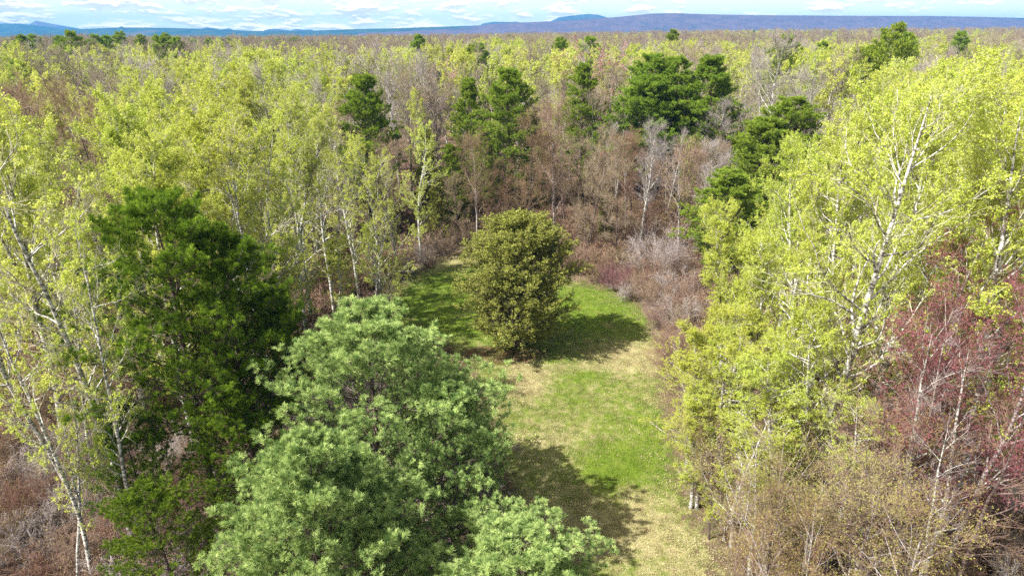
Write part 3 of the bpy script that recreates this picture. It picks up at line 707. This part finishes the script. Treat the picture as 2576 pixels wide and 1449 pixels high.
for i, (px, top, d) in enumerate([(1860, 1090, 28), (1880, 1230, 26), (2110, 1110, 25), (1960, 1150, 24), (2300, 1080, 23.5), (2040, 1200, 22), (2200, 1220, 21), (1960, 1270, 22.5), (2090, 1330, 19.5), (2330, 1320, 18.5)]):
    T('olive', px, top, d, 'slender olive budded sapling in the lower right thicket', 'budding saplings at the lower right', w=1.25)
for (px, top, d, k, v, lab) in [(2395, 830, 24, 'pole', 0, 'pale slim bare trunk among the red maples at the lower right'), (2480, 900, 22.5, 'pole', 0, 'forked pale bare tree left of the red maple at the right edge'),
    (2150, 880, 26, 'pole', 1, 'dark trunked bare tree beside the thick white aspen trunk'), (2070, 960, 26.5, 'pole', 1, 'dark slanting bare tree in the brown thicket'), (1935, 1120, 24.5, 'pole', 0, 'short pale bare tree with broken limbs near the grass'),
    (2540, 1000, 21, 'pole', 1, 'dark bare tree at the right edge below the maples'), (2290, 1010, 22.5, 'pole', 1, 'thin bare tree between the white trunk and the maples')]:
    T(k, px, top, d, lab, var=v, lod=0)
for (px, top, d, v) in [(1760, 1010, 32, 1), (1820, 1060, 28, 1), (1900, 930, 30, 0), (2010, 900, 28.5, 1), (2200, 1000, 24, 1), (2340, 950, 23, 1), (2430, 1080, 21, 0), (2090, 1120, 23, 1), (1985, 1180, 22, 1), (2250, 1150, 20.5, 1)]:
    T('pole', px, top, d, 'slim leafless stem in the lower right thicket', 'slim stems in the lower right thicket', var=v, lod=0, w=.9)
# pines in the middle distance
for (px, top, d, v, w, lab) in [
    (905, 198, 84, 0, .95, 'dark pine standing alone above the bare trees left of centre'),
    (1165, 208, 98, 2, .75, 'thin dark pine left of the bushy one above the cedar'),
    (1280, 178, 94, 0, 1.1, 'bushy bright green pine straight above the lone cedar'),
    (1472, 168, 104, 2, .85, 'slim bright green pine below the pink maple'),
    (1632, 148, 100, 1, 1.12, 'largest spreading pine of the skyline group, left half'),
    (1715, 150, 101, 0, 1.05, 'large pine joined to the right side of the biggest spreading one'),
    (1815, 150, 99, 2, 1.15, 'pointed blue green pine right of the biggest spreading one'),
    (1950, 255, 80, 1, 1.15, 'rounded bright green pine behind the right aspen stand'),
    (1850, 430, 66, 0, 1.6, 'yellow green pine at the edge of the right aspen stand'),
    (1225, 330, 88, 2, .8, 'small pale green pine below the bushy one above the cedar'),
    (1140, 370, 86, 2, .8, 'small pale green pine among bare trees left of the cedar top')]:
    T('pine', px, top, d, lab, var=v, w=w * 1.18, lod=1)
for (px, top, d, v, lab) in [(1062, 315, 86, 0, 'dark narrow cedar behind the low branching aspen'), (1100, 430, 80, 1, 'dark cedar at the far left edge of the clearing'),
    (1160, 420, 86, 1, 'olive green cedar half hidden among bare trees left of the lone cedar'), (1530, 470, 80, 0, 'thin olive cedar in the bare trees right behind the lone cedar'), (1350, 275, 93, 0, 'small dark cedar right of the bushy pine above the lone cedar'), (1745, 335, 90, 1, 'olive cedar under the largest skyline pines'), (690, 285, 76, 1, 'dark cedar top showing among the left aspens')]:
    T('cedar_dark', px, top, d, lab, var=v, lod=1)
for (px, top, d, v, lab) in [(1045, 95, 190, 0, 'far dark pine tip standing left of centre above the bare woods'), (1080, 150, 150, 1, 'dark pine beside the far red maple'), (1180, 120, 168, 1, 'leaning far pine left of its neighbour near centre'),
    (1214, 117, 164, 0, 'far rounded pine right of its leaning neighbour near centre'), (1410, 100, 185, 2, 'far pine behind the bright aspen crown at centre'), (1482, 102, 160, 1, 'far double topped pine above the pink maple'),
    (1690, 80, 250, 2, 'far small pine tip above the largest spreading pine'), (1987, 98, 140, 1, 'rounded far pine above the silver bare tree'), (2228, 70, 128, 1, 'tall windswept pine on the right skyline'),
    (2282, 90, 150, 2, 'thin pine right of the tall windswept one'), (2422, 86, 200, 0, 'greyish far pine on the right skyline'), (2075, 112, 170, 2, 'small far pine between the rounded and the windswept ones'),
    (50, 158, 125, 0, 'dark pine in the bare patch at the upper left'),
    (45, 95, 190, 0, 'first pine of the far left row, by the photo edge'), (98, 93, 230, 1, 'wide far pine second in the far left row'), (150, 96, 215, 2, 'small far pine third in the far left row'),
    (185, 86, 185, 1, 'largest far pine of the left row'), (232, 93, 200, 2, 'narrow far pine right of the largest in the left row'), (260, 95, 215, 0, 'low far pine in the left row'),
    (298, 85, 240, 0, 'far pine standing apart right of the left row'), (352, 92, 260, 2, 'tiny far pine between two larger ones on the left'), (402, 97, 165, 0, 'dark leaning pine among the far left aspens'),
    (448, 101, 180, 2, 'small dark pine right of the leaning one on the far left'), (425, 88, 290, 1, 'far pine on the horizon left, behind the leaning one')]:
    T('pine', px, top, d, lab, var=v, w=1.0)
T('pink_maple', 1490, 140, 118, 'pink red maple crown above the slim bright pine', var=0, w=1.2)
T('pink_maple', 1535, 155, 120, 'pale pink maple right of the pink red one', var=1, w=1.1)
T('pink_maple', 1095, 182, 128, 'small red maple by the dark pine near upper centre', var=1, w=.9)
for (px, top, d, v, lab) in [(1955, 120, 92, 1, 'tall silver grey bare tree below the rounded far pine'), (1985, 150, 90, 0, 'silver bare tree right beside the tall silver one'), (2060, 210, 82, 1, 'silver bare tree with heavy pale limbs behind the right stand'),
    (985, 130, 108, 1, 'silver grey bare tree above the bare woods left of centre'), (935, 125, 115, 0, 'silver bare tree behind the dark lone pine'), (1020, 170, 104, 1, 'bushy silver bare tree right of the dark lone pine'), (1560, 300, 96, 0, 'pale bare tree at the left foot of the largest pine')]:
    T('silver', px, top, d, lab, var=v)
# bare trees that stand clear at the back of the clearing
for (px, bpy_, top, k, v, lab) in [
    (1332, 640, 330, 'bare', 0, 'bare tree with dark forked trunk directly behind the cedar top'), (1392, 632, 300, 'bare', 1, 'tall bare tree with brown twigs right behind the cedar'),
    (1470, 650, 345, 'bare', 2, 'bare tree with grey green trunk right of the cedar top'), (1610, 655, 330, 'silver', 1, 'grey bare tree with fanning limbs left of the round grey shrub'),
    (1545, 668, 430, 'bare', 0, 'low bare tree between the cedar and the grey shrub'), (1740, 640, 400, 'bare', 1, 'brown bare tree behind the round grey shrub'),
    (1200, 612, 370, 'bare', 1, 'brown bare tree at the far end of the grass'), (1265, 618, 420, 'bare', 2, 'low brown bare tree just left of the cedar top'),
    (1150, 600, 450, 'bare', 0, 'low bare tree at the far left tip of the grass'), (1800, 690, 470, 'bare', 2, 'bare tree squeezed against the right aspen stand')]:
    x, y = ground(px, bpy_); h = at_dist(px, top, y)[2]
    place(k, x, y, h, lab, var=v, lod=1)
# shrubs
x, y = ground(1648, 712); place('grey_shrub', x, y, 5.4, 'round silvery grey shrub at the back right of the clearing', lod=1)
for px, py, h, lab in [(1545, 728, 2.6, 'crimson twigged shrub left of the round grey shrub'), (1580, 742, 2.2, 'small crimson shrub at the foot of the round grey one')]:
    x, y = ground(px, py); place('red_shrub', x, y, h, lab, lod=1)
for i, (px, py, h) in enumerate([(1630, 775, 2.8), (1670, 800, 3.2), (1600, 750, 2.4), (1700, 840, 3.4), (1650, 830, 2.2), (1690, 900, 3.0), (1720, 960, 3.6), (1740, 1020, 3.0), (1730, 1090, 3.2), (1500, 705, 2.6), (1700, 770, 3.6), (1740, 800, 3.8),
        (1760, 1190, 2.6), (1790, 1270, 2.4), (1850, 1350, 2.2), (1900, 1430, 2.0), (1800, 1320, 1.5), (1740, 870, 3.2), (1565, 760, 1.8), (1640, 740, 3.4), (1700, 720, 3.8)]):
    x, y = ground(px, py)
    place('shrub', x, y, h, 'leafless brown shrub lining the right edge of the grass', 'brown shrubs along the right edge of the grass')
for i, (px, py, h) in enumerate([(1120, 640, 2.5), (1160, 618, 3), (1215, 605, 2.6), (1255, 622, 2.4), (1070, 672, 2.4), (1240, 600, 3.4), (1470, 690, 3.0), (1430, 680, 3.2), (1040, 690, 2.0), (940, 800, 2.2), (890, 840, 2.4), (1060, 880, 1.5)]):
    x, y = ground(px, py)
    place('shrub', x, y, h, 'low brown shrub behind or left of the grass', 'brown shrubs at the back and left of the grass')
x, y = ground(1702, 1105); place('bare', x, y, 5.0, 'dark crooked leafless sapling leaning over the grass on the right', lod=0, tilt=(0, -.25), w=1.3)
x, y = ground(1690, 985); place('bare', x, y, 4.6, 'thin leafless sapling above the crooked dark one at the grass edge', lod=0, tilt=(0, -.2), w=1.3)

# ------------------------------------------------------------------ the woods around: one object per tree, the farthest and smallest as one mass
frng = np.random.default_rng(23)
def vnoise(x, y, s, seed):
    r = np.random.default_rng(seed).uniform(0, 1, (64, 64)); gx, gy = x / s, y / s
    i, j = int(math.floor(gx)), int(math.floor(gy)); u, v = gx - i, gy - j; u = u * u * (3 - 2 * u); v = v * v * (3 - 2 * v)
    g = lambda a, b: r[a % 64, b % 64]
    return (g(i, j) * (1 - u) + g(i + 1, j) * u) * (1 - v) + (g(i, j + 1) * (1 - u) + g(i + 1, j + 1) * u) * v
def species(col, d, x, y):
    n = vnoise(x, y, 17, 3); n2 = vnoise(x, y, 45, 4); q = frng.uniform()
    if d < 120:
        if 1120 < col < 1850:
            if d < 98: return 'bare' if q < .58 else 'olive' if q < .88 else 'silver', 8.3 + 4 * n + frng.uniform(-1, 1)
            return ('bare' if q < .6 else 'silver' if q < .85 else 'thin_aspen'), 13.5 + 4 * n + frng.uniform(-1, 1)
        if 820 < col <= 1120 and d > 62:
            return ('bare' if q < .5 else 'silver' if q < .65 else 'aspen'), 13 + 3 * n + (d - 60) * .05
        if col <= 1120:
            if col < 330 and 70 < d: return ('bare' if q < .55 else 'silver' if q < .75 else 'thin_aspen'), 15.5 + 3 * n
            return ('aspen' if q < .72 else 'thin_aspen' if q < .92 else 'silver'), 17.2 + 3.2 * n
        if col > 1850:
            if col < 2140 and d < 84: return None, 0
            if col < 2180: return ('silver' if q < .45 else 'bare' if q < .8 else 'thin_aspen'), 12 + 4 * n
            if d > 72 and col < 2150: return ('silver' if q < .4 else 'bare' if q < .7 else 'thin_aspen'), 14 + 4 * n
            return ('aspen' if q < .85 else 'thin_aspen'), 17.5 + 3.5 * n
    if d < 300:
        pa = .62 if n2 > .38 else .12
        if col > 1120 and 112 < d < 235: pa = .58; n2 = 1
        if col < 300 and d < 150: pa = .1
        h = 18.2 + 3.0 * n - (0 if n2 > .38 else 1.2) + (d - 120) * .006
        return ('aspen' if q < pa else 'thin_aspen' if q < pa + .12 else 'silver' if q < pa + .30 else 'bare'), h
    pa = .34 if n2 > .55 else .08
    pp = .10 if (col < 900 and d < 800) else .008
    return ('pine' if q < pp else 'aspen' if q < pp + pa else 'thin_aspen' if q < pp + pa + .07 else 'bare'), 18.0 + 4 * n + frng.uniform(-.5, .8)
cands = []
def scatter(d0, d1, sp):
    cell = {}
    area = 0.80 * (d1 * d1 - d0 * d0)
    tries = int(area / (sp * sp) * 2.6)
    lim = math.radians(41)
    R_ = np.sqrt(frng.uniform(d0 * d0, d1 * d1, tries)); A_ = frng.uniform(-lim, lim, tries)
    for r, a in zip(R_, A_):
        x, y = r * math.sin(a), r * math.cos(a)
        ci, cj = int(x // sp), int(y // sp); ok = True
        for di in (-1, 0, 1):
            for dj in (-1, 0, 1):
                for (qx, qy) in cell.get((ci + di, cj + dj), ()):
                    if (qx - x) ** 2 + (qy - y) ** 2 < sp * sp: ok = False; break
                if not ok: break
            if not ok: break
        if not ok: continue
        cell.setdefault((ci, cj), []).append((x, y)); cands.append((r, x, y))
scatter(30, 120, 4.3)
scatter(120, 240, 5.4)
scatter(240, 520, 7.5)
scatter(520, 1500, 15)
hand = np.array([(p[0], p[1]) for p in placed])
PX = np.array([c[1] for c in cands]); PY = np.array([c[2] for c in cands])
sdm = sdist(PX, PY, MEADOW)
auto = []
for (d, x, y), sd in zip(cands, sdm):
    if d < 130 and sd > -2.6: continue
    if d < 200 and np.min(np.hypot(hand[:, 0] - x, hand[:, 1] - y)) < 2.6: continue
    col, row = project(x, y, 17)
    if col < -260 or col > 2840: continue
    # keep sight lines of the photo open
    if d < 120 and 1080 < col < 1860:
        bc, br = project(x, y, 0)
        if d < 60: continue
        if col > 1430 and d < 66: continue
    if d < 35 and col < 1130: continue
    if 640 < col < 1130 and d < 52: continue
    if col > 1780 and d < 42: continue
    if 1120 > col > 1000 and d < 70: continue
    k, h = species(col, d, x, y)
    if k is None: continue
    if 840 < col < 985 and 52 < d < 98: k = 'bare' if d > 70 else k; h = min(h, 11.5)
    if d < 110 and k in ('aspen', 'thin_aspen') and frng.uniform() < .28: h *= frng.uniform(.45, .75)
    auto.append((d, x, y, k, h, col))
auto.sort()
def where(col, d):
    a = ('at the left photo edge', 'behind the dark pines', 'left of the clearing', 'behind the lone cedar', 'below the skyline pines', 'behind the right aspen stand', 'at the right photo edge')[int(np.searchsorted([330, 800, 1130, 1500, 1850, 2250], col))]
    b = ('in the front rows', 'in the middle rows', 'in the back rows', 'in the far woods')[int(np.searchsorted([62, 95, 150], d))]
    return a, b
LOOK = {'olive': 'olive budded leafless tree', 'aspen': 'yellow green aspen', 'thin_aspen': 'thinly leafed aspen', 'bare': 'brown leafless tree', 'silver': 'silver grey leafless tree', 'pine': 'dark far pine'}
GRP = {'olive': 'olive budded trees', 'aspen': 'aspens', 'thin_aspen': 'thin aspens', 'bare': 'brown bare trees', 'silver': 'silver bare trees', 'pine': 'far pines'}
count = {}
for p in placed: count[NAME[p[2]]] = count.get(NAME[p[2]], 0) + 1
mass = []
for (d, x, y, k, h, col) in auto:
    nm = NAME[k]
    if count.get(nm, 0) < 298 and d < 260:
        a, b = where(col, d)
        place(k, x, y, h, f'{LOOK[k]} {b} {a}', f'{GRP[k]} {b} {a}', w=vrng.uniform(.85, 1.15))
        count[nm] = count.get(nm, 0) + 1
    else:
        mass.append((x, y, k, h))
ORD = 'first second third fourth fifth sixth seventh eighth ninth tenth eleventh twelfth thirteenth fourteenth fifteenth sixteenth seventeenth eighteenth nineteenth twentieth'.split()
def ordinal(i):
    if i < 20: return ORD[i]
    t_, u_ = divmod(i + 1, 10); w_ = ('twenty', 'thirty', 'forty', 'fifty', 'sixty', 'seventy', 'eighty', 'ninety')[t_ - 2]
    return {'twenty': 'twentieth', 'thirty': 'thirtieth', 'forty': 'fortieth', 'fifty': 'fiftieth', 'sixty': 'sixtieth', 'seventy': 'seventieth', 'eighty': 'eightieth', 'ninety': 'ninetieth'}[w_] if u_ == 0 else w_ + ' ' + ORD[u_ - 1]
for g_, mem in members.items():
    near_ = g_ == 'brown shrubs along the right edge of the grass'
    mem.sort(key=(lambda q: q[1]) if near_ else (lambda q: q[0]))
    for i, q in enumerate(mem):
        if len(mem) > 1: q[2]['label'] = q[2]['label'] + ', ' + ordinal(i) + (' from the camera' if near_ else ' from left')
print('COUNTS', count, 'MASS', len(mass))

# ------------------------------------------------------------------ stuff: instanced masses nobody could count
def scatter_object(name, pts, rot, scl, idx, meshes, label):
    col = bpy.data.collections.new(name + '_sources')
    for i, mm in enumerate(meshes):
        o = bpy.data.objects.new(f'{name}_source_{i:02d}', mm); col.objects.link(o)
    me = bpy.data.meshes.new(name); me.vertices.add(len(pts)); me.vertices.foreach_set('co', np.asarray(pts, np.float32).ravel())
    for nme, typ, val in (('rot', 'FLOAT', rot), ('scl', 'FLOAT', scl), ('idx', 'INT', idx)):
        a = me.attributes.new(nme, typ, 'POINT'); a.data.foreach_set('value', np.asarray(val, np.float32 if typ == 'FLOAT' else np.int32))
    ob = bpy.data.objects.new(name, me); COL.objects.link(ob); ob['kind'] = 'stuff'; ob['label'] = label
    ng = bpy.data.node_groups.new(name, 'GeometryNodeTree')
    ng.interface.new_socket('Geometry', in_out='INPUT', socket_type='NodeSocketGeometry')
    ng.interface.new_socket('Geometry', in_out='OUTPUT', socket_type='NodeSocketGeometry')
    gi = N(ng, 'NodeGroupInput'); go = N(ng, 'NodeGroupOutput')
    ci = N(ng, 'GeometryNodeCollectionInfo'); ci.inputs[0].default_value = col; ci.inputs[1].default_value = True; ci.inputs[2].default_value = True
    iop = N(ng, 'GeometryNodeInstanceOnPoints'); iop.inputs['Pick Instance'].default_value = True
    def attr(nm, dt):
        a = N(ng, 'GeometryNodeInputNamedAttribute', data_type=dt); a.inputs[0].default_value = nm
        return next(s for s in a.outputs if s.enabled and s.name == 'Attribute')
    cx_ = N(ng, 'ShaderNodeCombineXYZ'); ng.links.new(attr('rot', 'FLOAT'), cx_.inputs[2])
    sx_ = N(ng, 'ShaderNodeCombineXYZ'); s_ = attr('scl', 'FLOAT')
    for k in range(3): ng.links.new(s_, sx_.inputs[k])
    ng.links.new(gi.outputs[0], iop.inputs['Points']); ng.links.new(ci.outputs[0], iop.inputs['Instance'])
    ng.links.new(attr('idx', 'INT'), iop.inputs['Instance Index'])
    ng.links.new(cx_.outputs[0], iop.inputs['Rotation']); ng.links.new(sx_.outputs[0], iop.inputs['Scale'])
    ng.links.new(iop.outputs[0], go.inputs[0])
    md = ob.modifiers.new('scatter', 'NODES'); md.node_group = ng
    return ob
def merged(kind, var, lod):
    """trunk and crown of a prototype as one mesh"""
    tm, cm, H = proto(kind, var, lod); ms = []; ch = []
    for me in (tm, cm):
        V = np.empty(len(me.vertices) * 3, np.float32); me.vertices.foreach_get('co', V)
        F = np.empty(len(me.loops), np.int32); me.loops.foreach_get('vertex_index', F)
        mi = np.empty(len(me.polygons), np.int32); me.polygons.foreach_get('material_index', mi)
        ti = np.empty(len(me.polygons), np.float32); me.attributes['tint'].data.foreach_get('value', ti)
        V = V.reshape(-1, 3); F = F.reshape(-1, 4)
        for q in range(len(me.materials)):
            sel = mi == q
            if sel.any(): ch.append((V, F[sel], len(ms) + q, ti[sel]))
        ms += list(me.materials)
    return build_mesh(kind + '_far', ch, ms), H
kinds = ['olive', 'aspen', 'thin_aspen', 'bare', 'silver', 'pine']
srcs, first, Hs = [], {}, {}
for k in kinds:
    first[k] = len(srcs)
    for v in range(min(3, len(SPEC[k][1]))):
        m_, H_ = merged(k, v, 2); srcs.append(m_); Hs[k] = H_
nv = {k: min(3, len(SPEC[k][1])) for k in kinds}
mp = np.array([(m[0], m[1]) for m in mass]); mz = ground_z(mp[:, 0], mp[:, 1])
mr = np.random.default_rng(9)
dd = np.hypot(mp[:, 0], mp[:, 1])
idx = [first[m[2]] + int(mr.integers(0, nv[m[2]])) for m in mass]
scl = [m[3] / Hs[m[2]] for m in mass]
scatter_object('distant_forest', np.column_stack([mp, mz]), mr.uniform(0, 6.28, len(mass)), scl, idx, srcs, 'far woods of bare brown and yellow green trees running to the hills')

# undergrowth on the forest floor
ur = np.random.default_rng(31)
n = 5600
d_ = np.sqrt(ur.uniform(16 ** 2, 115 ** 2, n)); a_ = ur.uniform(-.86, .86, n)
ux, uy = d_ * np.sin(a_), d_ * np.cos(a_)
us = sdist(ux, uy, MEADOW)
keep = us < -0.9 + 2.2 * np.clip(ur.normal(0, .6, n), -1, 1)
ux, uy, us = ux[keep], uy[keep], us[keep]
um = [make_shrub(900 + i, 2.0, 1.5, 2 if i > 1 else 1, stems=11, twig=('brown_twig', 'silver_twig', 'brown_twig', 'brown_twig')[i], buds=.03) for i in range(4)]
umesh = [m[1] for m in um]
scatter_object('undergrowth', np.column_stack([ux, uy, ground_z(ux, uy)]), ur.uniform(0, 6.28, len(ux)), ur.uniform(.4, 1.25, len(ux)) * np.clip((1.6 - us) / 5, .22, 1), np.where(np.hypot(ux, uy) < 45, ur.integers(0, 2, len(ux)), ur.integers(2, 4, len(ux))), umesh, 'brown leafless brush covering the forest floor')
# short grass and straw
def grass_mesh(seed, mat):
    g = np.random.default_rng(seed); k = 34
    p = np.column_stack([g.normal(0, .16, (k, 2)), np.zeros(k)])
    V, F = needles(g, p, np.tile([0, 0, 1.0], (k, 1)), 1, .10, .016, .9)
    return build_mesh('grass_tuft', [(V, F, 0, g.uniform(0, 1, k))], [mat])
M['grass_blade'] = leafy('grass_blade', (0.12, 0.22, 0.02), (0.26, 0.38, 0.05), None, trans=.3, var=.25)
M['straw_blade'] = leafy('straw_blade', (0.30, 0.25, 0.11), (0.58, 0.52, 0.30), None, trans=.3, var=.2)
gx = ur.uniform(MEADOW[:, 0].min(), MEADOW[:, 0].max(), 42000); gy = ur.uniform(16, MEADOW[:, 1].max(), 42000)
gs = sdist(gx, gy, MEADOW); kp = gs > -1.2 + ur.uniform(-1, 1, len(gs)); gx, gy = gx[kp], gy[kp]
scatter_object('grass', np.column_stack([gx, gy, ground_z(gx, gy)]), ur.uniform(0, 6.28, len(gx)), ur.uniform(.5, 1.3, len(gx)), (ur.uniform(0, 1, len(gx)) < np.clip(STRAW(gx, gy) * 1.5 - .25, .08, .92)).astype(int) * 2 + ur.integers(0, 2, len(gx)), [grass_mesh(1, M['grass_blade']), grass_mesh(2, M['grass_blade']), grass_mesh(3, M['straw_blade']), grass_mesh(4, M['straw_blade'])], 'short spring grass mixed with straw in the clearing')

def litter_mesh(seed):
    g = np.random.default_rng(seed); k = 40
    p = np.column_stack([g.normal(0, .45, (k, 2)), g.uniform(.02, .07, k)])
    V, F = leaves(g, p, .058, up=3.0, asp=.6)
    return build_mesh('fallen_leaves', [(V, F, 0, g.uniform(0, 1, k))], [M['dead_leaf']])
M['dead_leaf'] = leafy('dead_leaf', (0.30, 0.22, 0.12), (0.56, 0.48, 0.32), None, trans=.1, var=.2)
lx = ur.uniform(MEADOW[:, 0].min() - 6, MEADOW[:, 0].max() + 6, 9000); ly = ur.uniform(16, MEADOW[:, 1].max() + 4, 9000)
ls = sdist(lx, ly, MEADOW); w_ = np.clip(1.0 - ls / 2.6, .10, 1) * (ls > -7) + .5 * (STRAW(lx, ly) > .6)
kp = ur.uniform(0, 1, len(lx)) < w_ * .5; lx, ly = lx[kp], ly[kp]
scatter_object('fallen_leaves', np.column_stack([lx, ly, ground_z(lx, ly)]), ur.uniform(0, 6.28, len(lx)), ur.uniform(.7, 1.4, len(lx)), ur.integers(0, 3, len(lx)), [litter_mesh(i) for i in range(3)], 'pale fallen leaves scattered over the grass edges')

# ------------------------------------------------------------------ haze
def box(name, lo, hi):
    me = bpy.data.meshes.new(name)
    v = [(x_, y_, z_) for x_ in (lo[0], hi[0]) for y_ in (lo[1], hi[1]) for z_ in (lo[2], hi[2])]
    f = [(0, 1, 3, 2), (4, 6, 7, 5), (0, 4, 5, 1), (2, 3, 7, 6), (0, 2, 6, 4), (1, 5, 7, 3)]
    me.from_pydata(v, [], f); return me
hz = new_mat('haze'); t = hz.node_tree
pv = N(t, 'ShaderNodeVolumePrincipled'); pv.inputs['Color'].default_value = (0.10, 0.42, 1.0, 1)
pv.inputs['Density'].default_value = 1.3e-4; pv.inputs['Anisotropy'].default_value = 0.0
o_ = N(t, 'ShaderNodeOutputMaterial'); t.links.new(pv.outputs[0], o_.inputs['Volume'])
hb = box('haze', (-7300, -200, -60), (7300, 7300, 190)); hb.materials.append(hz)
ho = bpy.data.objects.new('haze', hb); ho['kind'] = 'stuff'; ho['label'] = 'pale blue haze over the far hills'; COL.objects.link(ho)
